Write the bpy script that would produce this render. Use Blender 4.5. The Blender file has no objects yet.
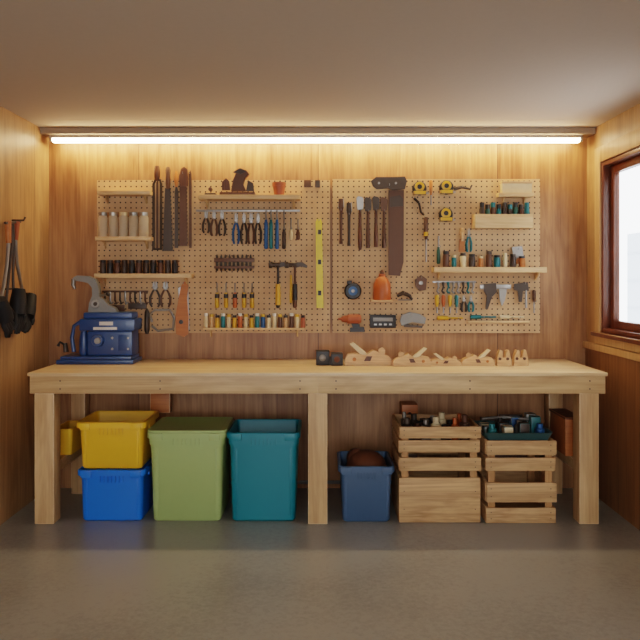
import bpy, bmesh, math, random
from mathutils import Vector, Matrix
random.seed(7)
F=735.0; D=5.0; EYE=1.415
def s(d): return F/(D-d)
def P(px,py,d):
    k=s(d); return Vector(((px-320)/k,-d,EYE+(280-py)/k))
def X(px,d): return (px-320)/s(d)
def Z(py,d): return EYE+(280-py)/s(d)
XL=-1.844; XR=1.816; CEIL=2.42; YF=-6.6

# ---------------- materials ----------------
def lin(h):
    h=h.lstrip('#'); o=[]
    for i in (0,2,4):
        c=int(h[i:i+2],16)/255; o.append(c/12.92 if c<=.04045 else ((c+.055)/1.055)**2.4)
    return (o[0],o[1],o[2],1)
def base(name):
    m=bpy.data.materials.new(name); m.use_nodes=True
    nt=m.node_tree; return m,nt,nt.nodes,nt.links,nt.nodes['Principled BSDF']
def plain(name,col,rough=.45,metal=0,var=.12,coat=0,trans=0):
    m,nt,N,L,b=base(name)
    tc=N.new('ShaderNodeTexCoord'); no=N.new('ShaderNodeTexNoise'); no.inputs['Scale'].default_value=35; no.inputs['Detail'].default_value=4
    L.new(tc.outputs['Object'],no.inputs['Vector'])
    mx=N.new('ShaderNodeMix'); mx.data_type='RGBA'
    c=lin(col); mx.inputs[6].default_value=tuple(x*(1-var) for x in c[:3])+(1,); mx.inputs[7].default_value=tuple(min(1,x*(1+var)) for x in c[:3])+(1,)
    L.new(no.outputs['Fac'],mx.inputs[0]); L.new(mx.outputs[2],b.inputs['Base Color'])
    b.inputs['Roughness'].default_value=rough; b.inputs['Metallic'].default_value=metal
    b.inputs['Coat Weight'].default_value=coat; b.inputs['Transmission Weight'].default_value=trans
    return m
def wood(name,c1,c2,axis='Z',scale=1,rough=.5,panel=None,paxis='X',contrast=1,bump=.15,seam=.004):
    m,nt,N,L,b=base(name)
    tc=N.new('ShaderNodeTexCoord'); src=tc.outputs['Object']
    ai='XYZ'.index(axis)
    sep=N.new('ShaderNodeSeparateXYZ'); L.new(src,sep.inputs[0])
    vec=src
    if panel:
        dv=N.new('ShaderNodeMath'); dv.operation='DIVIDE'; dv.inputs[1].default_value=panel; L.new(sep.outputs['XYZ'.index(paxis)],dv.inputs[0])
        fl=N.new('ShaderNodeMath'); fl.operation='FLOOR'; L.new(dv.outputs[0],fl.inputs[0])
        wn=N.new('ShaderNodeTexWhiteNoise'); wn.noise_dimensions='1D'; L.new(fl.outputs[0],wn.inputs['W'])
        vs=N.new('ShaderNodeVectorMath'); vs.operation='SCALE'; vs.inputs[3].default_value=13; L.new(wn.outputs['Color'],vs.inputs[0])
        va=N.new('ShaderNodeVectorMath'); va.operation='ADD'; L.new(src,va.inputs[0]); L.new(vs.outputs[0],va.inputs[1]); vec=va.outputs[0]
        fr=N.new('ShaderNodeMath'); fr.operation='FRACT'; L.new(dv.outputs[0],fr.inputs[0])
        lt=N.new('ShaderNodeMath'); lt.operation='LESS_THAN'; lt.inputs[1].default_value=seam/panel; L.new(fr.outputs[0],lt.inputs[0])
    def noi(al,ac,sc,det,dist):
        mp=N.new('ShaderNodeMapping'); v=[ac,ac,ac]; v[ai]=al; mp.inputs['Scale'].default_value=v; L.new(vec,mp.inputs['Vector'])
        n=N.new('ShaderNodeTexNoise'); n.inputs['Scale'].default_value=sc; n.inputs['Detail'].default_value=det; n.inputs['Distortion'].default_value=dist
        n.inputs['Roughness'].default_value=.6
        L.new(mp.outputs[0],n.inputs['Vector']); return n.outputs['Fac']
    a=noi(.32,3.2,1.5*scale,4,.7); f=noi(1.2,45,1.5*scale,3,.2); g=noi(.8,2.2,2.0*scale,5,.5)
    mu=N.new('ShaderNodeMath'); mu.operation='MULTIPLY'; mu.inputs[1].default_value=34; L.new(a,mu.inputs[0])
    sn=N.new('ShaderNodeMath'); sn.operation='SINE'; L.new(mu.outputs[0],sn.inputs[0])
    def ma(x,k,add):
        q=N.new('ShaderNodeMath'); q.operation='MULTIPLY_ADD'; L.new(x,q.inputs[0]); q.inputs[1].default_value=k
        if isinstance(add,(int,float)): q.inputs[2].default_value=add
        else: L.new(add,q.inputs[2])
        return q.outputs[0]
    c=contrast
    v=ma(sn.outputs[0],.12*c,.5-.8*c)
    v=ma(f,.75*c,v); v=ma(g,.85*c,v)
    if panel:
        v=ma(wn.outputs['Value'],.25*c,v); v=ma(v,1,-.125*c)
    cr=N.new('ShaderNodeValToRGB'); cr.color_ramp.elements[0].color=lin(c1); cr.color_ramp.elements[1].color=lin(c2)
    cr.color_ramp.elements[0].position=.15; cr.color_ramp.elements[1].position=.85
    L.new(v,cr.inputs[0]); col=cr.outputs[0]
    if panel:
        mx=N.new('ShaderNodeMix'); mx.data_type='RGBA'; L.new(lt.outputs[0],mx.inputs[0]); L.new(col,mx.inputs[6]); mx.inputs[7].default_value=tuple(x*.25 for x in lin(c1)[:3])+(1,); col=mx.outputs[2]
    L.new(col,b.inputs['Base Color']); b.inputs['Roughness'].default_value=rough
    bp=N.new('ShaderNodeBump'); bp.inputs['Strength'].default_value=bump; bp.inputs['Distance'].default_value=.004; L.new(f,bp.inputs['Height']); L.new(bp.outputs[0],b.inputs['Normal'])
    return m
def pegmat():
    m,nt,N,L,b=base('pegboard_hardboard')
    tc=N.new('ShaderNodeTexCoord'); sep=N.new('ShaderNodeSeparateXYZ'); L.new(tc.outputs['Object'],sep.inputs[0])
    def ch(o):
        a=N.new('ShaderNodeMath'); a.operation='DIVIDE'; a.inputs[1].default_value=.036; L.new(o,a.inputs[0])
        f=N.new('ShaderNodeMath'); f.operation='FRACT'; L.new(a.outputs[0],f.inputs[0])
        g=N.new('ShaderNodeMath'); g.operation='SUBTRACT'; g.inputs[1].default_value=.5; L.new(f.outputs[0],g.inputs[0])
        h=N.new('ShaderNodeMath'); h.operation='POWER'; h.inputs[1].default_value=2
        ab=N.new('ShaderNodeMath'); ab.operation='ABSOLUTE'; L.new(g.outputs[0],ab.inputs[0]); L.new(ab.outputs[0],h.inputs[0]); return h.outputs[0]
    ad=N.new('ShaderNodeMath'); L.new(ch(sep.outputs[0]),ad.inputs[0]); L.new(ch(sep.outputs[2]),ad.inputs[1])
    lt=N.new('ShaderNodeMath'); lt.operation='LESS_THAN'; lt.inputs[1].default_value=.15**2; L.new(ad.outputs[0],lt.inputs[0])
    no=N.new('ShaderNodeTexNoise'); no.inputs['Scale'].default_value=4; no.inputs['Detail'].default_value=6; L.new(tc.outputs['Object'],no.inputs['Vector'])
    cr=N.new('ShaderNodeValToRGB'); cr.color_ramp.elements[0].color=lin('#b68f66'); cr.color_ramp.elements[1].color=lin('#d0ac82'); cr.color_ramp.elements[0].position=.3; cr.color_ramp.elements[1].position=.7
    L.new(no.outputs['Fac'],cr.inputs[0])
    mx=N.new('ShaderNodeMix'); mx.data_type='RGBA'; L.new(lt.outputs[0],mx.inputs[0]); L.new(cr.outputs[0],mx.inputs[6]); mx.inputs[7].default_value=lin('#3a2415')
    L.new(mx.outputs[2],b.inputs['Base Color']); b.inputs['Roughness'].default_value=.6
    return m
def concrete():
    m,nt,N,L,b=base('polished_concrete')
    tc=N.new('ShaderNodeTexCoord')
    n1=N.new('ShaderNodeTexNoise'); n1.inputs['Scale'].default_value=1.3; n1.inputs['Detail'].default_value=5; n1.inputs['Roughness'].default_value=.5
    n2=N.new('ShaderNodeTexNoise'); n2.inputs['Scale'].default_value=45; n2.inputs['Detail'].default_value=6; n2.inputs['Roughness'].default_value=.7
    for n in (n1,n2): L.new(tc.outputs['Object'],n.inputs['Vector'])
    a=N.new('ShaderNodeMath'); a.operation='MULTIPLY_ADD'; a.inputs[1].default_value=.9; L.new(n2.outputs['Fac'],a.inputs[0]); L.new(n1.outputs['Fac'],a.inputs[2])
    cr=N.new('ShaderNodeValToRGB'); e=cr.color_ramp.elements; e[0].position=.45; e[1].position=1.45/1.45; e[0].color=lin('#6c6b66'); e[1].color=lin('#93928b')
    L.new(a.outputs[0],cr.inputs[0]); L.new(cr.outputs[0],b.inputs['Base Color'])
    b.inputs['Roughness'].default_value=.33
    return m
def emis(name,col,st):
    m,nt,N,L,b=base(name); b.inputs['Base Color'].default_value=(.9,.9,.9,1); b.inputs['Emission Color'].default_value=col; b.inputs['Emission Strength'].default_value=st; return m

M={}
M['ply']=wood('plywood_back','#7f532f','#be8c5c','Z',1,.45,1.22,'X',.85)
M['plyL']=wood('plywood_side','#967048','#caa274','Z',1,.45,.61,'Y',.85)
M['wains']=wood('stained_paneling','#76502f','#a2744a','Z',1,.5,.3,'Y',.9)
M['casing']=wood('pine_casing','#b58c5e','#d6b080','Z',1,.5)
M['maho']=wood('walnut_stained_frame','#4e2817','#743c22','Z',1,.35)
M['pineX']=wood('pine_board_x','#b68e60','#e0be8e','X',1.2,.45)
M['pineZ']=wood('pine_post_z','#b2885a','#dab484','Z',1.2,.5)
M['pineT']=wood('pine_bench_top','#d0ac80','#efd6ac','X',1,.35,.24,'Y',1,.05,.0015)
M['crate']=wood('crate_slat','#a2784c','#dcb280','X',1.6,.6)
M['crateZ']=wood('crate_post','#9a6c3e','#c69460','Z',1.6,.6)
M['shelf']=wood('shelf_pine','#c49c6a','#e4c496','X',1.2,.5)
M['walnut']=wood('walnut','#4a2a18','#6e4326','Z',2,.45)
M['beech']=wood('beech_handle','#b88c5e','#e2b888','X',2,.45)
M['ochre']=wood('stained_block','#a8622e','#c47a3e','X',2,.5)
M['peg']=pegmat(); M['conc']=concrete()
M['drive']=plain('driveway_concrete','#c8c4be',.9,0,.05)  # pale surface of the added light-bouncing slab outside
M['render']=plain('neighbour_render','#b4bcc4',.9,0,.08)
M['ceil']=plain('ceiling_plaster','#c6bcb0',.85,0,.03)
M['trimw']=plain('painted_trim','#a08e7a',.6,0,.04)
M['black']=plain('black_plastic','#242120',.45); M['iron']=plain('dark_iron','#4a3f37',.45,.4)
M['rust']=plain('oiled_brown_steel','#5e4232',.5,.3); M['steel']=plain('brushed_steel','#98948e',.35,.7)
M['grey']=plain('cast_grey','#85827c',.45,.3); M['alu']=plain('aluminium','#b8b4ae',.35,.7)
M['orange']=plain('orange_plastic','#b8602e',.45); M['yellow']=plain('yellow_plastic','#d0a02a',.4); M['lyel']=plain('lime_yellow','#d8c020',.4)
M['red']=plain('red_plastic','#a03424',.4); M['teal']=plain('teal_plastic','#1f6f74',.4); M['green']=plain('green_plastic','#2f5a4c',.4)
M['tray']=plain('grey_teal_tray','#3e5c5c',.45)
M['blue']=plain('blue_grip','#2a5a8c',.4); M['cream']=plain('cream_plastic','#d8c49c',.5); M['white']=plain('label_white','#d8d4cc',.6)
M['terra']=plain('terracotta_glaze','#a85a38',.5); M['brown']=plain('brown_leather','#6a4028',.6)
M['machine']=plain('machine_enamel_blue','#23467a',.35,0,.06,.3)
M['clear']=plain('clear_plastic','#ece0c8',.3,0,.05,0,.6)
M['clear'].node_tree.nodes['Principled BSDF'].inputs['IOR'].default_value=1.15
M['binY']=plain('bin_yellow','#ecb82e',.4,0,.03); M['binB']=plain('bin_blue','#1474da',.4,0,.03)
M['binG']=plain('bin_sage','#a6b876',.45,0,.03); M['binT']=plain('bin_teal','#087c8c',.4,0,.03); M['binN']=plain('bin_navy','#46607e',.5,0,.04)
m,nt,N,L,b=base('window_glass'); b.inputs['Base Color'].default_value=(1,1,1,1); b.inputs['Transmission Weight'].default_value=1; b.inputs['Roughness'].default_value=0; b.inputs['IOR'].default_value=1.02; M['glass']=m
M['led']=emis('led_diffuser',(1,.74,.42,1),23)
M['glove']=plain('black_rubber','#17171a',.6)

# ---------------- mesh builder ----------------
class MB:
    def __init__(s_,name): s_.bm=bmesh.new(); s_.name=name; s_.mats=[]
    def mi(s_,m):
        m=M[m]
        if m not in s_.mats: s_.mats.append(m)
        return s_.mats.index(m)
    def tag(s_,faces,m,sm=False):
        i=s_.mi(m)
        for f in faces: f.material_index=i; f.smooth=sm
    def hexa(s_,p,m,bev=0):
        vs=[s_.bm.verts.new(q) for q in p]
        fs=[s_.bm.faces.new([vs[i] for i in k]) for k in ((0,3,2,1),(4,5,6,7),(0,1,5,4),(1,2,6,5),(2,3,7,6),(3,0,4,7))]
        s_.tag(fs,m)
        if bev>0:
            es=list({e for f in fs for e in f.edges})
            bmesh.ops.bevel(s_.bm,geom=es,offset=bev,segments=2,affect='EDGES',profile=.6,clamp_overlap=True)
        return s_
    def box(s_,a,b,m,bev=0):
        x0,x1=sorted((a[0],b[0])); y0,y1=sorted((a[1],b[1])); z0,z1=sorted((a[2],b[2]))
        return s_.hexa([(x0,y0,z0),(x1,y0,z0),(x1,y1,z0),(x0,y1,z0),(x0,y0,z1),(x1,y0,z1),(x1,y1,z1),(x0,y1,z1)],m,bev)
    def pbox(s_,x0,y0,x1,y1,d0,d1,m,bev=0):  # front face (d1) spans the given outline
        a=P(x0,y0,d1); b=P(x1,y1,d1)
        return s_.box((a.x,-d0,a.z),(b.x,-d1,b.z),m,bev)
    def rings(s_,rs,m,sm=True,cap=True):
        V=[[s_.bm.verts.new(q) for q in r] for r in rs]; n=len(V[0]); fs=[]
        for a,b in zip(V,V[1:]):
            for i in range(n): fs.append(s_.bm.faces.new((a[i],a[(i+1)%n],b[(i+1)%n],b[i])))
        s_.tag(fs,m,sm)
        if cap: s_.tag([s_.bm.faces.new(V[0][::-1]),s_.bm.faces.new(V[-1])],m,False)
        return s_
    def tube(s_,pts,rad,m,n=8):
        pts=[Vector(p) for p in pts]
        if not isinstance(rad,(list,tuple)): rad=[rad]*len(pts)
        t0=(pts[1]-pts[0]).normalized(); u=t0.orthogonal().normalized(); rs=[]
        for i,p in enumerate(pts):
            t=(pts[min(i+1,len(pts)-1)]-pts[max(i-1,0)]).normalized()
            u=(u-t*u.dot(t)).normalized(); v=t.cross(u)
            rs.append([p+(u*math.cos(2*math.pi*k/n)+v*math.sin(2*math.pi*k/n))*rad[i] for k in range(n)])
        return s_.rings(rs,m)
    def ptube(s_,pts,d,r,m,n=8): # points (px,py[,d])
        k=s(d); rr=[x/k for x in r] if isinstance(r,(list,tuple)) else r/k
        return s_.tube([P(q[0],q[1],q[2] if len(q)>2 else d) for q in pts],rr,m,n)
    def lathe(s_,o,ax,prof,m,n=14):
        o=Vector(o); ax=Vector(ax).normalized(); u=ax.orthogonal().normalized(); v=ax.cross(u)
        return s_.rings([[o+ax*h+(u*math.cos(2*math.pi*k/n)+v*math.sin(2*math.pi*k/n))*max(r,.0002) for k in range(n)] for h,r in prof],m)
    def vt(s_,x,prof,m,d=.05,n=10,x2=None): # vertical turned piece: [(y_px,r_px)]
        k=s(d); o=P(x,prof[0][0],d); e=P(x if x2 is None else x2,prof[-1][0],d); ax=(e-o)
        Lh=ax.length; tot=abs(prof[-1][0]-prof[0][0]) or 1
        return s_.lathe(o,ax,[(abs(y-prof[0][0])/tot*Lh,r/k) for y,r in prof],m,n)
    def prism(s_,pts,d,t,m,bev=.0015): # outline polygon, front at d, thickness t
        p=[P(a,b,d) for a,b in pts]
        f=[s_.bm.verts.new((q.x,-d,q.z)) for q in p]; r=[s_.bm.verts.new((q.x,-d+t,q.z)) for q in p]; n=len(p)
        fs=[s_.bm.faces.new(f),s_.bm.faces.new(r[::-1])]+[s_.bm.faces.new((f[i],r[i],r[(i+1)%n],f[(i+1)%n])) for i in range(n)]
        s_.tag(fs,m); return s_
    def disc(s_,x,y,r,d0,d1,m,n=20,r2=None):
        k=s(d1); o=P(x,y,d1); o.y=-d0
        h=abs(d1-d0); R=r/k; R2=(r2 if r2 is not None else r)/k
        return s_.lathe(o,(0,-1,0),[(0,R),(h*.8,R2),(h,R2*.85)],m,n)
    def ell(s_,c,r,m,n=14,rot=None):
        c=Vector(c); rs=[]
        for i in range(9):
            a=-math.pi/2+math.pi*i/8; ca=max(math.cos(a),.02)
            ring=[]
            for k in range(n):
                q=Vector((r[0]*ca*math.cos(2*math.pi*k/n),r[1]*ca*math.sin(2*math.pi*k/n),r[2]*math.sin(a)))
                if rot: q=rot@q
                ring.append(c+q)
            rs.append(ring)
        return s_.rings(rs,m)
    def rr(s_,cx,cy,lev,m,seg=5,cap=True):
        rs=[]
        for z,hw,hd,r in lev:
            ring=[]
            for q,(sx,sy) in enumerate(((1,1),(-1,1),(-1,-1),(1,-1))):
                for i in range(seg+1):
                    a=math.pi/2*q+math.pi/2*i/seg
                    ring.append((cx+sx*(hw-r)+r*math.cos(a),cy+sy*(hd-r)+r*math.sin(a),z))
            rs.append(ring)
        return s_.rings(rs,m,True,cap)
    def peg(s_,x,y,d=.06): # hook from the board out to the tool
        a=P(x,y,.0303); q=P(x,y,d); s_.tube([a,Vector((a.x,-d,a.z)),Vector((a.x,-d-.004,a.z+.012))],.0022,'steel',6); return s_
    def done(s_,bev=0,auto=True):
        bmesh.ops.recalc_face_normals(s_.bm,faces=s_.bm.faces[:])
        vs=s_.bm.verts; mn=Vector([min(v.co[i] for v in vs) for i in range(3)]); mx=Vector([max(v.co[i] for v in vs) for i in range(3)])
        c=(mn+mx)/2; c.z=mn.z
        bmesh.ops.translate(s_.bm,verts=vs[:],vec=-c)
        me=bpy.data.meshes.new(s_.name); s_.bm.to_mesh(me); s_.bm.free()
        for m in s_.mats: me.materials.append(m)
        o=bpy.data.objects.new(s_.name,me); o.location=c; bpy.context.collection.objects.link(o)
        if auto: me.set_sharp_from_angle(angle=math.radians(40))
        if bev:
            q=o.modifiers.new('bev','BEVEL'); q.width=bev; q.segments=2; q.limit_method='ANGLE'
        return o

# ---------------- room ----------------
T=.1
MB('floor').box((XL-T,.1,-.1),(XR+T,YF-.1,0),'conc').done()
MB('ground').box((-9,YF-.101,-.1),(9,YF-8,-.004),'drive').done()  # unseen pale slab, added outside the doorway to bounce skylight up to the ceiling
MB('ceiling').box((XL-T,.1,CEIL),(XR+T,YF,CEIL+.1),'ceil').done()
MB('wall_back').box((XL-T,0,0),(XR+T,T,CEIL),'ply').done()
MB('wall_left').box((XL-T,0,0),(XL,YF,CEIL),'plyL').done()
w0,w1,wz0,wz1=.285,1.5,1.08,2.17
w=MB('wall_right')
w.box((XR,0,0),(XR+T,YF,wz0),'plyL').box((XR,0,wz1),(XR+T,YF,CEIL),'plyL').box((XR,0,wz0),(XR+T,-w0,wz1),'plyL').box((XR,-w1,wz0),(XR+T,YF,wz1),'plyL').done()
MB('wainscot_right').box((XR-.012,-.002,0.001),(XR-.0002,YF+.1,.955),'wains').done()
t=MB('trim_1'); t.box((XR-.03,-.002,.957),(XR-.0002,YF+.1,1.0),'casing',.003).done()
t=MB('trim_2') # window casing
cw=.1
t.box((XR-.022,-w0+.09,wz0-.075),(XR-.0002,-w0,wz1+cw),'casing',.003).box((XR-.022,-w1,wz0-.075),(XR-.0002,-w1-cw,wz1+cw),'casing',.003)
t.box((XR-.024,-w0,wz1),(XR-.0002,-w1,wz1+cw),'casing',.003).box((XR-.045,-w0+.1,wz0-.03),(XR-.0002,-w1-.1,wz0),'maho',.003)
t.box((XR-.024,-w0,wz0-.075),(XR-.0002,-w1,wz0-.03),'casing',.003).done()
w=MB('window_1'); fx0,fx1=XR-.012,XR+.08; fw=.03
w.box((fx0,-w0-.001,wz0+.001),(fx1,-w0-fw,wz1-.001),'maho',.003).box((fx0,-w1+.001,wz0+.001),(fx1,-w1+fw,wz1-.001),'maho',.003)
w.box((fx0,-w0-fw,wz0+.001),(fx1,-w1+fw,wz0+fw),'maho',.003).box((fx0,-w0-fw,wz1-fw),(fx1,-w1+fw,wz1-.001),'maho',.003)
# recessed sash
f2=.08; sx0,sx1=XR+.035,XR+.075
w.box((sx0,-w0-fw,wz0+fw),(sx1,-w0-f2,wz1-fw),'maho',.004).box((sx0,-w1+f2,wz0+fw),(sx1,-w1+fw,wz1-fw),'maho',.004)
w.box((sx0,-w0-f2,wz0+fw),(sx1,-w1+f2,wz0+f2),'maho',.004).box((sx0,-w0-f2,wz1-f2),(sx1,-w1+f2,wz1-fw),'maho',.004)
yc=-(w0+w1)/2; w.box((sx0,yc-.03,wz0+f2),(sx1,yc+.03,wz1-f2),'maho',.003)
w.box((XR+.055,-w0-f2,wz0+f2),(XR+.059,-w1+f2,wz1-f2),'glass').done()
# the house next door, seen through the window
w=MB('neighbour_house_wall'); w.box((4.6,6,-.1),(4.8,-4,2.1),'render')
for i in range(5): w.box((4.588,6,.2+i*.4),(4.6,-4,.210+i*.4),'render')
w.done()
w=MB('wall_front') # piers and header round the open garage doorway
w.box((XL-T,YF,0),(XL+.12,YF-T,CEIL+.1),'plyL').box((XR-.12,YF,0),(XR+T,YF-T,CEIL+.1),'plyL').box((XL+.12,YF,2.36),(XR-.12,YF-T,CEIL+.1),'plyL').done()
MB('trim_3').box((XL+.001,-.001,2.378),(XR-.001,-.16,CEIL-.001),'trimw',.003).done()
l=MB('led_strip_light'); xa,xb=X(49.5,.1)+.02,X(581,.12)
l.box((xa,-.06,2.362),(xb,-.125,2.378),'alu').box((xa,-.065,2.334),(xb,-.122,2.362),'led',.004).box((xa-.01,-.06,2.334),(xa,-.125,2.378),'alu').box((xb,-.06,2.334),(xb+.01,-.125,2.378),'alu').done()

# ---------------- bench ----------------
BZ=.879; BD=.755; LF=BD-.01
bx0,bx1=X(27,BD),X(608,BD)
b=MB('workbench')
b.box((bx0,-.006,BZ-.02),(bx1,-BD,BZ),'pineT',.003)
az0,az1=Z(393.5,BD-.01),BZ-.0201
xm=X(318,BD)
b.box((bx0+.012,-BD+.045,az0),(xm-.0003,-BD+.008,az1),'pineX',.001).box((xm+.0003,-BD+.045,az0),(bx1-.012,-BD+.008,az1),'pineX',.001)
for xx in (bx0+.012,bx1-.05): b.box((xx,-.05,az0),(xx+.038,-BD+.046,az1),'pineX',.003)
b.box((bx0+.05,-.012,az0),(bx1-.05,-.05,az1),'pineX',.003)
LW_=.112
for lx in (X(34.5,LF),X(308,LF),X(579.5,LF)):
    b.box((lx,-LF+LW_,.001),(lx+LW_,-LF-.0005,az0+.0),'pineZ',.004)
    b.box((lx+.01,-.055,.001),(lx+.1,-.145,az0),'pineZ',.004)
for lx in (X(34.5,LF),X(579.5,LF)):
    b.box((lx+.03,-.145,.27),(lx+.09,-LF+LW_,.335),'pineX',.003)
b.pbox(150,393,170,413,.14,.2,'ochre',.003)
for px in (60,160,300,336,470,590):
    for py in (381,389): b.disc(px,py,.8,BD-.012,BD-.0065,'iron',10)
b.done()
c=MB('parts_caddy'); xx=X(34.5,LF)+.01
c.rr(xx+.06,-.35,[(.337,.05,.12,.015),(.50,.06,.14,.02),(.50,.052,.13,.015),(.36,.045,.11,.01)],'binY').done()
c=MB('cardboard_box'); xx=X(579.5,LF)
c.box((xx+.0,-.2,.337),(xx+.10,-.5,.56),'ochre',.003).box((xx-.004,-.19,.56),(xx+.104,-.51,.575),'brown',.002).done()
MB('conduit_pipe').tube([(X(84,.05),-.02,.045),(X(553,.05),-.02,.045)],.012,'grey').done()

# ---------------- bins ----------------
def tote(name,x0,x1,ztop,z0,df,dep,m,taper=.03,lid=None,fill=None):
    k=s(df); a=(x0-320)/k; e=(x1-320)/k; cx=(a+e)/2; hw=(e-a)/2; hd=dep/2; cy=-(df-hd); h=ztop-z0; r=.03
    o=MB(name); bw,bd=hw-.013-taper,hd-.013-taper; tw,td=hw-.013,hd-.013
    lv=[(z0+.001,bw-.008,bd-.008,r*.8),(z0+.01,bw,bd,r)]
    lv+=[(z0+h*.86,tw-.004,td-.004,r),(z0+h*.862,tw+.004,td+.004,r),(ztop-.035,tw+.004,td+.004,r),(ztop-.034,hw,hd,r),(ztop-.004,hw,hd,r),(ztop,hw-.004,hd-.004,r),(ztop,hw-.014,hd-.014,r*.8),(ztop-.01,tw-.006,td-.006,r*.8),(z0+.012,bw-.006,bd-.006,r*.7)]
    o.rr(cx,cy,lv,m)
    def fy(z):
        t=(z-z0)/(h*.86); return cy-(bd+(td-.004-bd)*min(1,t))
    za,zb=z0+.03,z0+h*.82
    for sx in (-1,1):
        for off in (.80,):
            x=cx+sx*hw*off*.93
            o.hexa([(x-.006,fy(za)+.006,za),(x+.006,fy(za)+.006,za),(x+.006,fy(za)-.003,za),(x-.006,fy(za)-.003,za),(x-.006,fy(zb)+.006,zb),(x+.006,fy(zb)+.006,zb),(x+.006,fy(zb)-.003,zb),(x-.006,fy(zb)-.003,zb)],m,.002)
    for i in range(7):
        x=cx+(i-3)*hw*.11
        o.box((x-.004,cy-td-.002,ztop-.075),(x+.004,cy-td-.009,ztop-.03),m,.002)
    for sx in (-1,1): # side grips
        o.box((cx+sx*(tw+.002),cy-.07,ztop-.06),(cx+sx*(hw-.001),cy+.07,ztop-.032),m,.004)
        o.box((cx+sx*hw*.72-.03,cy-hd-.008,ztop-.045),(cx+sx*hw*.72+.03,cy-hd+.004,ztop-.004),m,.004)
    if lid:
        o.rr(cx,cy,[(ztop+.001,hw-.002,hd-.002,r),(ztop+.012,hw-.002,hd-.002,r),(ztop+.014,hw-.014,hd-.014,r),(ztop+.006,hw-.03,hd-.03,r*.7)],lid)
    o.done(); return cx,cy
tote('blue_storage_bin',76.5,145,.305,0,.71,.38,'binB',.010)
tote('yellow_storage_bin',75,145.5,.585,.3065,.715,.39,'binY',.015)
tote('green_storage_bin',146.2,225.5,.525,0,.72,.44,'binG',.018,'binG')
tote('teal_storage_bin',226.2,300,.525,0,.72,.43,'binT',.016)
cx,cy=tote('navy_storage_bin',338.5,395,.33,0,.73,.40,'binN',.012)
o=MB('brown_canvas_bag'); o.ell((cx+.01,cy,.28),(.125,.155,.10),'brown'); o.ell((cx-.05,cy+.05,.32),(.06,.07,.06),'brown'); o.done()

def crate(name,x0,x1,slats,df,dep,zt):
    k=s(df); a=(x0-320)/k; e=(x1-320)/k; o=MB(name); y0,y1=-df,-df+dep
    for i,(p,q) in enumerate(slats):
        za,zb=Z(q,df),Z(p,df); za=max(za,.002); j=(.004,-.003,.005,0)[i%4]
        o.box((a+j,y0,za),(e+j,y0+.018,zb),'crate',.003)
        o.box((a,y1-.018,za),(e,y1,zb),'crate',.003)
        for xx in (a,e-.016): o.box((xx,y0+.019,za),(xx+.016,y1-.019,zb),'crate',.003)
        for xx in (a+.03,e-.03):
            for zz in (za+(zb-za)*.3,za+(zb-za)*.7): o.lathe((xx,y0+.002,zz),(0,-1,0),[(0,.003),(.003,.003)],'iron',8)
    for xx in (a+.017,e-.057):
        for yy in (y0+.019,y1-.059): o.box((xx,yy,.002),(xx+.04,yy+.04,zt),'crateZ',.002)
    o.box((a+.017,y0+.019,.02),(e-.017,y1-.019,.035),'crate')
    o.done(); return a,e,y0,y1
a,e,y0,y1=crate('wooden_crate',399,480.5,[(427,438.5),(440.5,452.5),(458,471),(478,525)],.72,.42,.50)
o=MB('crate_of_hardware')
o.box((a+.018,y0+.06,.44),(e-.018,y1-.06,.45),'crate')
xs=[('iron',.03,.11),('rust',.03,.08),('steel',.025,.10),('cream',.03,.12),('black',.035,.07),('orange',.02,.11),('rust',.03,.13),('steel',.02,.12)]
for i in range(14):
    m,r,h=xs[i%8]; x=a+.06+(i%7)*.057; y=y0+.12+(i//7)*.14+random.uniform(-.02,.02); h+=.03
    o.lathe((x,y,.45),(0,0,1),[(0,r),(h*.7,r),(h*.75,r*.6),(h,r*.6)],m,12)
o.tube([(a+.06,y0+.1,.47),(a+.12,y0+.12,.56),(a+.2,y0+.16,.575),(a+.25,y0+.2,.50)],.008,'black')
o.done()
a,e,y0,y1=crate('wooden_crate',486,556,[(441,455),(458,471),(483,502.5),(508,526)],.73,.42,.46)
o=MB('parts_tray')
o.rr((a+e)/2-.005,(y0+y1)/2+.01,[(.468,.180,.17,.02),(.515,.203,.19,.025),(.52,.207,.195,.025),(.52,.200,.188,.025),(.478,.17,.165,.02)],'tray')
for i in range(12):
    m=('teal','cream','iron','blue','steel','rust','grey')[i%7]; x=a+.06+(i%4)*.095; y=y0+.11+(i//4)*.1
    if i%3: o.box((x-.03,y-.025,.479),(x+.03,y+.03,.525+.02*(i%4)),m,.004)
    else: o.lathe((x,y,.479),(0,0,1),[(0,.028),(.05,.028),(.055,.018),(.08,.018)],m,12)
o.tube([(a+.04,y0+.3,.55),(a+.18,y0+.31,.56),(a+.34,y0+.28,.55)],.01,'steel')
o.done()
o=MB('tool_case'); o.box((X(484,.2),-.08,.002),(X(540,.2),-.24,.50),'walnut',.006).box((X(500,.2),-.15,.50),(X(524,.2),-.17,.53),'iron',.004).done()
o=MB('parts_drawer_box'); o.pbox(402,405,418,424,.05,.2,'ochre',.003).pbox(402,424,418,500,.05,.2,'walnut',.003).disc(410,414,1.6,.199,.21,'iron',10).done()

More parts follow.
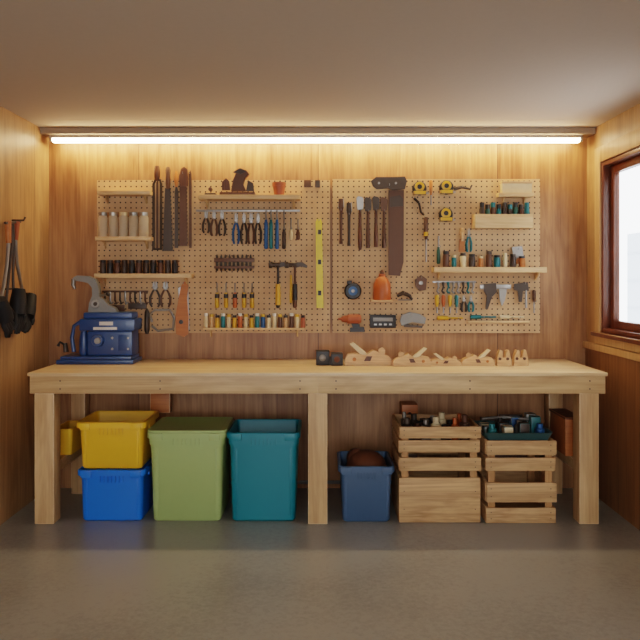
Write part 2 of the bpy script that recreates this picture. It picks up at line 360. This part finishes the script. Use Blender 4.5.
# ---------------- pegboards ----------------
pb=[(97,180,330,333),(332.5,179,540,333)]
for x0,y0_,x1,y1_ in pb:
    o=MB('pegboard'); a=P(x0,y0_,.03); e=P(x1,y1_,.03)
    o.box((a.x,-.022,a.z),(e.x,-.03,e.z),'peg')
    for xx in (a.x+.01,e.x-.04): o.box((xx,-.0005,e.z+.01),(xx+.03,-.0218,a.z-.01),'pineZ')
    o.done()
def shelf(x0,x1,y,dep=.12,th=4.5,lip=False):
    o=MB('wall_shelf'); d1=.031+dep
    a=P(x0,y,d1); e=P(x1,y+th,d1)
    o.box((a.x,-.031,a.z),(e.x,-d1,e.z),'shelf',.002)
    for xx in (a.x+.04,e.x-.05):
        o.hexa([(xx,-.031,e.z-.05),(xx+.01,-.031,e.z-.05),(xx+.01,-.04,e.z-.05),(xx,-.04,e.z-.05),(xx,-.031,e.z),(xx+.01,-.031,e.z),(xx+.01,-d1+.03,e.z),(xx,-d1+.03,e.z)],'shelf')
    o.done(); return a.z
def jar(o,px,zb,d,r,h,m,lid=None,n=12):
    k=s(d); o.lathe((X(px,d),-d,zb+.0005),(0,0,1),[(0,r/k*.95),(.003,r/k),(h/k*.72,r/k),(h/k*.8,r/k*.8),(h/k*.82,r/k*.8)],m,n)
    o.lathe((X(px,d),-d,zb+h/k*.8),(0,0,1),[(0,r/k*.9),(h/k*.2,r/k*.9)],lid or m,n)
z=shelf(97,150,190.5,.1,4)
z=shelf(95,151,236.5,.1,4)
o=MB('clear_glass_jar_row')
for i in range(5):
    x=103+i*10.2; dd=.09
    k=s(dd); o.lathe((X(x,dd),-dd,z+.0005),(0,0,1),[(0,4.5/k),(.004,4.7/k),(19/k,4.7/k),(21/k,3.8/k)],'clear',16)
    o.lathe((X(x,dd),-dd,z+21/k),(0,0,1),[(0,4.2/k),(3.5/k,4.2/k)],('steel','alu','cream')[i%3],16)
o.done()
z=shelf(94,191,273.5,.12,4.5)
o=MB('storage_jar_row')
for i in range(11):
    jar(o,103+i*7.2,z,.10,3.1,13.5,('iron','black','rust')[i%3],('black','iron')[i%2])
o.done()
z=shelf(198,300,194.5,.12,4.5)
o=MB('hand_plane')
o.box((X(220,.1),-.07,z+.0005),(X(255,.1),-.125,z+.02),'rust',.003)
o.prism([(222,190),(222,182),(226,178),(229,181),(230,190)],.115,.02,'walnut')
o.prism([(231,191),(233,180),(237,171),(246,170),(249,174),(245,178),(243,184),(246,191)],.12,.035,'rust')
o.prism([(246,191),(248,180),(253,183),(254,191)],.11,.02,'iron')
o.prism([(233,172),(240,168),(247,171),(241,174)],.122,.04,'iron')
o.done()
o=MB('small_block_plane'); o.box((X(205,.1),-.07,z+.0005),(X(216,.1),-.12,z+.014),'iron',.003).disc(210,189,2,.08,.11,'walnut').done()
o=MB('terracotta_pot'); o.lathe((X(279,.1),-.095,z+.0005),(0,0,1),[(0,.032),(.06,.04),(.06,.045),(.085,.046),(.085,.04),(.06,.035),(.01,.03)],'terra',18).done()
o=MB('small_hook_block'); o.pbox(304,180,311,187,.03,.05,'rust',.002).pbox(315,180,320,187,.03,.05,'iron',.002).done()

def teeth(x,ya,yb,w0_,w1_,n=16):
    R=[]
    for i in range(n+1):
        t=i/n; y=ya+(yb-ya)*t; w=w0_+(w1_-w0_)*t
        R.append((x+w,y))
        if i<n: R.append((x+w-.9,y+(yb-ya)/n*.8))
    return R+[(x-w1_,yb),(x-w0_,ya)]
o=MB('hacksaw'); o.ptube([(153.5,250),(153.5,184),(155.5,180),(160,180),(161,184),(161,250)],.05,[1.3]*6,'iron'); o.ptube([(153.5,249),(161,249)],.05,1,'iron'); o.prism([(156.2,182),(158.2,182),(158.2,249),(156.2,249)],.052,.003,'rust'); o.vt(157,[(181,1.6),(177,2.9),(171,3.1),(166,2.2)],'walnut',.05); o.peg(157,178).done()
o=MB('pull_saw'); o.prism(teeth(168,188,251,3.0,5.2),.05,.006,'iron'); o.vt(168,[(189,1.6),(184,2.4),(176,2.2),(170,2.6),(167,1.6)],'rust',.05); o.peg(168,186,.056).done()
o=MB('steel_file'); o.prism([(174.6,248),(174.6,192),(175.6,186),(177,186),(178,192),(178,248)],.05,.006,'iron'); o.vt(176.3,[(187,1),(182,2),(175,1.8),(171,1.2)],'ochre',.05); o.peg(176.3,184,.056).done()
o=MB('panel_saw'); o.prism(teeth(183.5,184,246,3.8,4.4),.05,.006,'rust'); o.prism([(179.5,186),(179,176),(181,169),(184,166.5),(187,169),(188,177),(187.5,186)],.058,.018,'walnut'); o.peg(183.5,174,.064).done()
o=MB('framing_square'); o.prism([(189,248),(188.8,174),(190.2,170),(191.5,174),(191.5,248)],.05,.006,'rust').peg(190,174).done()

def screwdriver(o,x,y0,y1,hm,d=.05,r=2.4,up=True,split=.45,pg=True):
    ym=y0+(y1-y0)*split if up else y1-(y1-y0)*split
    if up:
        o.vt(x,[(y0,r*.6),(y0+1.2,r),(ym-3,r*.9),(ym-1.5,r*.6),(ym,r*.75)],hm,d); o.vt(x,[(ym,.75),(y1-2,.75),(y1,.9)],'steel',d,8)
        yy=ym
    else:
        o.vt(x,[(y0,.9),(y0+2,.75),(ym,.75)],'steel',d,8); o.vt(x,[(ym,r*.75),(ym+1.5,r*.6),(ym+3,r*.9),(y1-1.2,r),(y1,r*.6)],hm,d); yy=ym
    if pg: o.peg(x+1.2,yy,d+.006)
def pliers(o,x,y0,y1,hm,d=.05,w=5):
    h=y1-y0; j=y0+h*.28
    for sg in (-1,1):
        o.prism([(x,j+2),(x+sg*w*.38,j),(x+sg*w*.36,y0+h*.1),(x+sg*.6,y0),(x+sg*.2,y0+h*.2)],d,.008,'steel')
        o.ptube([(x-sg*.6,j),(x+sg*w*.35,j+h*.12),(x+sg*w*.75,j+h*.35),(x+sg*w*.7,j+h*.6),(x+sg*w*.45,y1)],d-.004,[.9,1,1.25,1.25,.9],hm,8)
    o.disc(x,j+.5,1.7,d-.004,d+.004,'steel',10); o.peg(x,j+2.5,d+.006)
def hammer(o,x,y0,y1,hm='walnut',d=.055,w=9,hd='iron'):
    o.vt(x,[(y0+3,1.1),(y0+(y1-y0)*.4,1.2),(y1-10,1.9),(y1-2,2.1),(y1,1.4)],hm,d)
    k=s(d); a=P(x-w*.5,y0+3,d)
    o.lathe(a,(1,0,0),[(0,3.2/k),(3/k,3.2/k),(3.5/k,2.2/k),(w*.6/k,2.4/k)],hd,12)
    o.prism([(x,y0+.5),(x+w*.35,y0),(x+w*.62,y0+3.5),(x+w*.6,y0+6),(x+w*.3,y0+4.5),(x,y0+6)],d+.008,.016,hd)
    o.peg(x-2,y0+6,d+.01); 

for i,x in enumerate((206,214,222)):
    o=MB('pliers'); pliers(o,x,210,236 if i else 233,('iron','rust','iron')[i],.05,4.2); o.done()
for i,x in enumerate((236,244,251,258)):
    o=MB('pliers'); pliers(o,x,212,244,('blue','iron','rust','iron')[i],.05,4); o.done()
for i,x in enumerate((266,271,277,284,291,298)):
    o=MB('screwdriver'); screwdriver(o,x,210 if i<4 else 219,249 if i<4 else 240,('blue','teal','blue','iron','cream','rust')[i],.05,2,False,.75 if i<3 else .5); o.done()
o=MB('tool_rack'); o.pbox(196,209.5,300,211.5,.031,.045,'steel',.001); o.done()
o=MB('drill_bit_rack')
o.pbox(214,258,254,262,.031,.06,'rust',.001); o.pbox(214,266,254,268.5,.031,.06,'rust',.001)
for i in range(9): o.vt(217+i*4.2,[(254.5,.5),(257,1.1),(270,1.3),(271,.6)],'iron',.05)
o.done()
for i,x in enumerate((217,226,235,244,252)):
    o=MB('screwdriver'); screwdriver(o,x,283,308,('yellow','yellow','orange','yellow','yellow')[i],.05,2.1,False,.62)
    o.vt(x,[(294,2.2),(298,2.3)],'black',.05) ; o.done()
o=MB('claw_hammer'); hammer(o,278,262,308,'black',.055,18); o.vt(278,[(284,2.4),(305,2.7)],'yellow',.055); o.done()
o=MB('claw_hammer'); hammer(o,295,262,308,'rust',.055,20); o.vt(295,[(284,2.3),(300,2.6)],'black',.055); o.vt(291,[(275,1),(300,1.6),(303,1.2)],'yellow',.05); o.done()
o=MB('spirit_level'); o.prism([(316.5,308),(315.5,222),(317,219),(320.5,219),(322,222),(323.5,308)],.052,.02,'lyel')
for y in (232,262,293): o.pbox(317.8,y-2.5,321.4,y+2.5,.05,.0535,'black',.001)
o.peg(319,221,.058); o.done()
o=MB('hook_row'); o.pbox(102,290.5,148,292.5,.031,.04,'rust',.001)
for i in range(9): o.ptube([(105+i*5,291.5),(105+i*5,300),(106.5+i*5,304),(108.5+i*5,302)],.045,[.9,1.1,1,.7],('iron','steel','rust')[i%3],6)
o.pbox(104,305,124,311,.031,.05,'rust',.002); o.pbox(128,303,146,309,.031,.05,'iron',.002)
o.done()
for x,m in ((155,'iron'),(165.5,'rust')):
    o=MB('tin_snips'); pliers(o,x,281,307,m,.05,6.5); o.done()
o=MB('coping_saw'); o.ptube([(152,322),(150,314),(155,310),(170,310),(174,318),(173,329),(158,331),(152,326)],.05,1.3,'steel',8); o.vt(147,[(309,1),(312,2.4),(330,2.6),(334,1.5)],'iron',.05); o.peg(163,310); o.done()
o=MB('back_saw'); o.prism([(178,288),(188,283),(189.5,330),(181,333)],.046,.004,'steel')
o.prism([(176,334),(175.5,316),(179,296),(181.5,285),(185,281),(188,285),(187,300),(188.5,318),(188,334),(184,337)],.058,.016,'ochre'); o.disc(181,322,2.2,.058,.0595,'black',12); o.peg(184,284,.066); o.done()
z=shelf(203,304,328,.07,2)
o=MB('glue_bottle_row')
cols=['cream','beech','yellow','teal','cream','yellow','orange','cream','yellow','teal','blue','cream','cream','rust','beech','rust','cream','terra']
for i,cm in enumerate(cols):
    x=206+i*5.7
    jar(o,x,z,.07,2.2,14.5-(i%3),cm,('white','yellow','black')[i%3],10)
o.done()

# ---------------- right pegboard ----------------
for i,(x,y0_,y1_) in enumerate(((341,199,244),(349,203,246))):
    o=MB('cold_chisel'); o.vt(x,[(y0_,2.4),(y0_+8,2.8),(y0_+12,1.6),(y1_-6,1.4),(y1_,1.8)],('rust','iron')[i],.05); o.prism([(x-2.2,y0_+2),(x+2.6,y0_-1),(x+3,y0_+8),(x-2.6,y0_+9)],.058,.02,'steel'); o.peg(x,y0_+12); o.done()
for i,x in enumerate((360,368,376,384)):
    o=MB('mallet' if i==3 else 'ball_peen_hammer'); 
    y=197+i%2; o.vt(x,[(y+10,1.3),(y+26,1.5),(y+40,2.1),(y+50,2.0),(y+53-i*3,1.2)],('walnut','rust','walnut','rust')[i],.05)
    o.prism([(x-3.6,y+1),(x-2,y-1),(x+2,y),(x+3.8,y+2),(x+3,y+12),(x-2.6,y+13)],.062,.024,('steel','iron','iron','rust')[i]); o.peg(x,y+14); o.done()
o=MB('hand_saw')
o.prism([(371,181),(376,177),(392,177),(405,176.5),(407,181),(405,189),(393,190),(388,188),(377,189),(373,186)],.066,.022,'iron')
o.prism([(388.5,190),(404,190),(403.5,262),(400,276),(388.5,275)],.055,.005,'rust')
o.prism([(390,197),(400,195),(403,199),(403,206),(390,207)],.06,.008,'iron')
for q in ((379,183),(396,183)): o.disc(q[0],q[1],1.2,.066,.068,'steel',10)
o.peg(389,186,.07); o.done()
def tape(name,x,y,r,c='yellow',hook=True):
    o=MB(name); o.disc(x,y,r,.031,.075,'black',20); o.disc(x-.3,y-r*.2,r*.7,.075,.079,c,18); o.disc(x-.3,y-r*.2,r*.35,.079,.082,'black',14)
    o.pbox(x-r*.9,y+r*.35,x+r*.9,y+r*.95,.04,.08,c if hook else 'iron',.003); o.pbox(x+r*.7,y+r*.6,x+r*1.25,y+r*.85,.05,.06,'steel'); o.done()
tape('tape_measure',420,188,7); tape('tape_measure',447,187,7); tape('tape_measure',446.5,214.5,7)
o=MB('cable_clamp'); o.ptube([(454,189),(462,187),(470,189),(472,185)],.05,[2,1.4,1.2,.8],'iron'); o.peg(462,187); o.done()
o=MB('angle_wrench'); o.ptube([(414,198),(419,203),(421,212),(424,215)],.05,[1.3,1.2,1.1,1],'iron'); o.peg(419,203); o.done()
o=MB('wood_chisel'); screwdriver(o,426,217,262,'rust',.05,2.2,True,.5); o.vt(426,[(232,2.3),(236,2.3)],'yellow',.05); o.done()
o=MB('scratch_awl'); screwdriver(o,431,180,205,'ochre',.05,1.8,True,.6); o.done()
z=shelf(499,534,192.5,.09,4)
o=MB('cardboard_parts_box'); o.box((X(502,.1),-.045,z+.0005),(X(532,.1),-.10,z+.075),'cream',.003); o.box((X(501.5,.1),-.043,z+.06),(X(532.5,.1),-.103,z+.078),'beech',.002); o.done()
o=MB('wooden_ledge_box'); o.pbox(475,214,533,228,.13,.142,'shelf',.002); q=P(475,228,.142); q2=P(533,214,.142)
o.box((q.x,-.031,q.z),(q2.x,-.13,q.z+.012),'shelf'); 
for xx in (q.x,q2.x-.012): o.box((xx,-.031,q.z+.0121),(xx+.012,-.1299,q2.z),'shelf')
o.done()
o=MB('paint_jar_row')
for i in range(9): jar(o,482+i*5.6,q.z+.0125,.10,2.6,24-(i%2)*2,('iron','green','rust','teal','iron')[i%5],('black','iron','teal')[i%3])
o.done()
z=shelf(434,547,267,.12,5.5)
o=MB('varnish_jar_row')
for i,x in enumerate((446,454,463,472,481,489,497,505,513,522)):
    jar(o,x,z,.10,(3.2,2.4,3.0)[i%3],(16,12,14,13,11)[i%5],('rust','teal','cream','iron','ochre')[i%5],('black','cream','iron')[i%3])
o.done()
o=MB('chisel'); screwdriver(o,438.5,236,264,'green',.05,2,False,.6); o.done()
o=MB('paint_brush'); screwdriver(o,462,228,252,'beech',.05,2.3,True,.55); o.prism([(459.5,240),(464.5,240),(465,252),(459,252)],.056,.012,'ochre'); o.done()
o=MB('pliers'); pliers(o,469,228,252,'teal',.05,3.2); o.done()
o=MB('small_scraper'); o.prism([(512,247),(522,246),(524,258),(514,260)],.06,.01,'steel'); o.vt(518,[(258,1.4),(264,1.8)],'ochre',.055); o.peg(517,250); o.done()
o=MB('wrench_row'); o.pbox(433,281,476,283,.031,.045,'steel',.001)
for i in range(8):
    x=438+i*5; o.ptube([(x,282),(x+.5,287),(x-1,291),(x+1,293)],.05,[1.6,.9,.9,1.5],('steel','iron','teal','steel')[i%4],8)
o.done()
for i,x in enumerate((437,443.5,450,456.5)):
    o=MB('screwdriver'); screwdriver(o,x,295,313,('yellow','orange','yellow','teal')[i],.055,2.1,True,.65); o.done()
for i,x in enumerate((464,471)):
    o=MB('pliers'); pliers(o,x,295,312,('iron','teal')[i],.05,3.2); o.done()
o=MB('vernier_caliper'); o.pbox(480,284.5,511,289,.045,.052,'steel',.001); o.prism([(484,284),(496,283),(497,292),(492,297),(488,309),(485.5,309),(487,296),(484,291)],.058,.012,'iron'); o.prism([(499,289),(507,289),(505,300),(502,306),(500,300)],.056,.01,'steel'); o.peg(481,284.5); o.peg(508,284.5); o.done()
o=MB('bar_clamp'); o.prism([(514,284),(528,282),(529,291),(523,291),(522,302),(519,302),(518,291),(514,290)],.066,.010,'iron'); o.vt(526,[(290,1),(308,1.2)],'steel',.061); o.peg(524,284,.066); o.done()
o=MB('screwdriver'); screwdriver(o,534,290,313,'rust',.05,1.9,True,.5); o.done()
def hrow(name,x0,x1,y,hm):
    o=MB(name); k=s(.05); a=P(x0,y,.05); L_=(x1-x0)/k
    o.lathe(a,(1,0,0),[(0,1.2/k),(.005,2/k),(L_*.42,2/k),(L_*.45,.8/k),(L_,.8/k)],hm,10); o.peg(x0+(x1-x0)*.5,y+1.2); o.peg(x0+(x1-x0)*.8,y+1.2); o.done()
hrow('wood_chisel',437,463,318,'yellow'); hrow('wood_chisel',470,496,317,'teal'); hrow('wood_chisel',499,524,317,'cream')
o=MB('pencil_ledge'); o.pbox(468,321,530,323,.031,.06,'shelf',.001); o.done()
o=MB('tape_reel'); o.disc(353,291,8.6,.031,.085,'black',24); o.disc(353,291,4.6,.085,.09,'blue',18); o.disc(353,291,1.8,.09,.094,'steel',12); o.pbox(347,280.5,352,284,.05,.08,'black',.003); o.done()
o=MB('glue_bottle'); k=s(.07)
o.vt(382,[(300,8.4),(298.5,9),(284,8.6),(279,6),(276.5,3.2),(274,3.2)],'orange',.095,18); o.vt(382,[(275,2.6),(272,2),(270,1.2)],'rust',.095,12); o.pbox(371,300,393,302,.031,.155,'shelf',.001); o.done()
o=MB('small_pipe_clamp'); o.ptube([(397,296),(403,293),(410,296),(412,300)],.05,[1.6,2.2,1.8,1.2],'iron'); o.ptube([(398,300),(412,300)],.05,.8,'steel'); o.peg(404,294); o.done()
o=MB('putty_knife'); o.prism([(415,280),(421,275),(427,279),(426,290),(420,291),(416,287)],.06,.014,'rust'); o.disc(421,283,2.2,.06,.063,'steel',12); o.peg(421,278,.066); o.done()
o=MB('cordless_drill')
k=s(.08)
o.lathe(P(338,319,.08),(1,0,0),[(0,.8/k),(3/k,1.2/k),(4/k,2.8/k),(9/k,3.6/k),(10/k,4.6/k),(21/k,4.8/k),(23/k,3.4/k)],'terra',14)
o.prism([(350,321),(357,321),(361,329),(354,330)],.088,.018,'black'); o.prism([(350,328),(364,327),(365,332),(350,332)],.092,.03,'black'); o.peg(346,324,.085); o.done()
o=MB('label_maker'); o.pbox(370,315,396,328,.031,.07,'black',.004); o.pbox(373,317.5,393,321.5,.069,.072,'grey',.001); 
for i in range(4): o.pbox(374+i*5,323.5,377+i*5,325.5,.069,.073,'steel',.001)
o.done()
o=MB('stapler'); o.prism([(400,321),(402,315),(410,312),(420,314),(426,318),(425,324),(412,322),(402,326)],.06,.022,'grey'); o.peg(411,315,.066); o.prism([(403,321),(411,325),(423,326),(422,328),(404,327)],.058,.018,'iron'); o.done()

# ---------------- on the bench ----------------
o=MB('bench_vise_machine'); z=BZ+.0005
zb=z
o.box((X(56,.34),-.10,zb),(X(133,.34),-.34,zb+.028),'machine',.006)
o.box((X(60,.33),-.11,zb+.028),(X(131,.33),-.33,zb+.05),'machine',.006)
o.box((X(87,.30),-.12,zb+.05),(X(132,.30),-.30,Z(331,.30)),'machine',.012)
o.box((X(79,.31),-.11,Z(331,.31)),(X(134.5,.31),-.31,Z(319,.31)),'machine',.010)
o.box((X(83,.29),-.13,Z(319,.29)),(X(132,.29),-.29,Z(312.5,.29)),'machine',.012)
o.pbox(93,327,117,330,.30,.314,'white',.001)
o.pbox(99,321.5,113,325.5,.30,.313,'white',.001)
o.disc(97,341,6.2,.295,.335,'machine',20); o.disc(97,341,3.2,.335,.35,'steel',16)
for q in ((112,338),(128,338),(112,349),(128,349)): o.disc(q[0],q[1],1.3,.299,.306,'steel',8)
o.pbox(118,335,130,351,.299,.305,'machine',.003)
o.vt(84,[(356,3.4),(352,4.6),(340,4.6),(331,3)],'machine',.27,16)
o.ptube([(74,352),(72,338),(74,326),(80,322)],.29,[2.2,2,1.8,2],'machine',10)
o.ptube([(66,352),(65,343)],.27,[2.6,2.2],'iron',10); o.ptube([(65,345),(60,342),(58,346)],.28,[1.2,1.2,1.6],'black',8)
o.prism([(88,312.5),(89,303),(92,296),(92,288),(88,283),(80,281.5),(74,280.5),(73,277.5),(77,275.5),(88,276),(95,279),(98.5,287),(99,297),(104,300),(108,305),(115,308),(117,312.5)],.25,.055,'grey')
o.ptube([(74,279),(73,285),(75,289)],.225,[2.6,2.2,1.4],'steel',10)
o.disc(95,304,4.4,.24,.262,'steel',16); o.disc(95,304,2,.262,.27,'iron',12)
o.ptube([(99,296,.23),(107,294,.26)],.24,[1.4,1.2],'steel'); o.ell(P(108,294,.26),(.014,.014,.014),'black')
o.done()

o=MB('socket_case'); zb=z
o.box((X(316,.40),-.30,zb),(X(329.5,.40),-.39,zb+.09),'black',.006); o.box((X(331,.41),-.30,zb),(X(343,.41),-.41,zb+.075),'black',.006)
o.box((X(329,.40),-.32,zb),(X(331.5,.40),-.37,zb+.05),'iron'); o.disc(322.5,358,3.4,.389,.40,'grey',16); o.disc(337,359.5,3,.41,.42,'brown',16); o.done()
def plane(name,x0,x1,h,d=.42,flip=False,w=.06,tilt=0):
    o=MB(name); k=s(d); yb=280+(EYE-BZ)*k-.1; W=x1-x0
    f=(lambda t:x1-t*W) if flip else (lambda t:x0+t*W)
    pts=[(0,yb),(0,yb-h*.32),(.06,yb-h*.5),(.22,yb-h*.56),(.38,yb-h*.48),(.44,yb-h*.48),(.60,yb-h*.7),(.72,yb-h*.58),(.93,yb-h*.42),(1,yb-h*.26),(1,yb)]
    o.prism([(f(a),b_) for a,b_ in pts],d,w,'beech')
    o.prism([(f(.40),yb-h*.35),(f(.10),yb-h*.98),(f(.18),yb-h*1.05),(f(.56),yb-h*.4)],d-w*.28,w*.45,'cream')
    o.prism([(f(.70),yb-h*.4),(f(.72),yb-h*.75),(f(.80),yb-h*.82),(f(.86),yb-h*.7),(f(.84),yb-h*.35)],d-w*.35,w*.3,'beech')
    o.prism([(f(.40),yb-h*.20),(f(.46),yb-h*.42),(f(.58),yb-h*.42),(f(.54),yb-h*.20)],d+.001,.004,'walnut')
    o.disc(f(.2),yb-h*.28,h*.09,d,d+.004,'ochre',10)
    o.done()
plane('wooden_jack_plane',345,392,22,.40); plane('wooden_smoothing_plane',393,431,18,.44,True); plane('wooden_block_plane',431,461.5,12,.42); plane('wooden_rabbet_plane',462,494,16,.42,True)
def spool(x,h,d=.43):
    o=MB('wooden_clamp_jaw'); k=s(d); yb=280+(EYE-BZ)*k-.1
    o.prism([(x-7,yb),(x-6.5,yb-h*.55),(x-4,yb-h),(x-1.5,yb-h*.95),(x-1,yb-h*.5),(x+1.5,yb-h*.55),(x+2.5,yb-h*.95),(x+5,yb-h),(x+7,yb-h*.5),(x+7.3,yb)],d,.05,'beech')
    o.disc(x-3.8,yb-h*.45,1.5,d,d+.006,'walnut',12); o.disc(x+3.8,yb-h*.45,1.5,d,d+.006,'walnut',12)
    o.done()
spool(504,16); spool(521,16,.42)

# ---------------- left wall : loppers and gloves ----------------
def LW(px,py,off):
    Xw=XL+off; k=(px-320)/Xw; d=D-F/k; return Vector((Xw,-d,EYE+(280-py)/k))
o=MB('garden_loppers')
def lt(pts,r,m,off=.03): o.tube([LW(a,b_,off) for a,b_ in pts],r,m,10)
lt([(8,221),(8.5,243)],[.019,.016],'ochre'); lt([(8.5,243),(7,264),(4,284),(0,304)],.011,'steel')
lt([(16.5,222),(15.5,240)],[.021,.016],'terra'); lt([(15.5,240),(17,264),(21,284),(25,304)],.011,'steel')
lt([(12,224),(12,246),(9,274),(6,304)],.008,'iron',.045); lt([(13,224),(14,250),(13,278),(14,304)],.008,'iron',.05)
a=LW(12,222,.0); 
o.tube([(XL,a.y,a.z+.01),(XL+.07,a.y,a.z+.01),(XL+.08,a.y,a.z+.03)],.006,'iron')
o.tube([LW(5,223,.03),LW(20,222,.03)],.008,'iron')
o.done()
def glove(px,py,sz,ang):
    o=MB('work_glove'); c=LW(px,py,.075); R=Matrix.Rotation(ang,3,'X')
    def q(y,zz,x=0): return c+R@Vector((x,y*sz,zz*sz))
    o.tube([q(0,.10),q(0,.06),q(0,.0),q(0,-.05)],[.03*sz*1.2,.042*sz,.05*sz,.05*sz],'glove',14)
    for i,(yy,l) in enumerate(((-.042,.075),(-.015,.095),(.012,.09),(.037,.07))):
        o.tube([q(yy*.7,-.03),q(yy,-.07),q(yy*1.15,-.07-l*.5,.012),q(yy*1.2,-.07-l,.004)],[.018*sz,.017*sz,.016*sz,.010*sz],'glove',10)
    o.tube([q(.03,.03),q(.068,-.01),q(.078,-.05,.01),q(.075,-.075,.012)],[.02*sz,.02*sz,.017*sz,.01*sz],'glove',10)
    o.tube([c+Vector((-.075,0,.10*sz)),c+Vector((0,0,.10*sz))],.005,'iron',8)
    o.done()
glove(4,313,.9,.5); glove(18,306,1.0,-.15); glove(28,309,.95,-.5)

# ---------------- light, world, camera ----------------
W=bpy.data.worlds.new('overcast_sky'); bpy.context.scene.world=W; W.use_nodes=True
bg=W.node_tree.nodes['Background']; bg.inputs[0].default_value=(.93,.96,1,1); bg.inputs[1].default_value=3.2
cam=bpy.data.cameras.new('camera'); co=bpy.data.objects.new('camera',cam); bpy.context.collection.objects.link(co)
co.location=(0,-D,EYE); co.rotation_euler=(math.pi/2,0,0); cam.sensor_width=36; cam.lens=F/640*36; cam.shift_y=-40/640
sc=bpy.context.scene; sc.camera=co
sc.view_settings.view_transform='Filmic'; sc.view_settings.look='Medium High Contrast'; sc.view_settings.exposure=.64
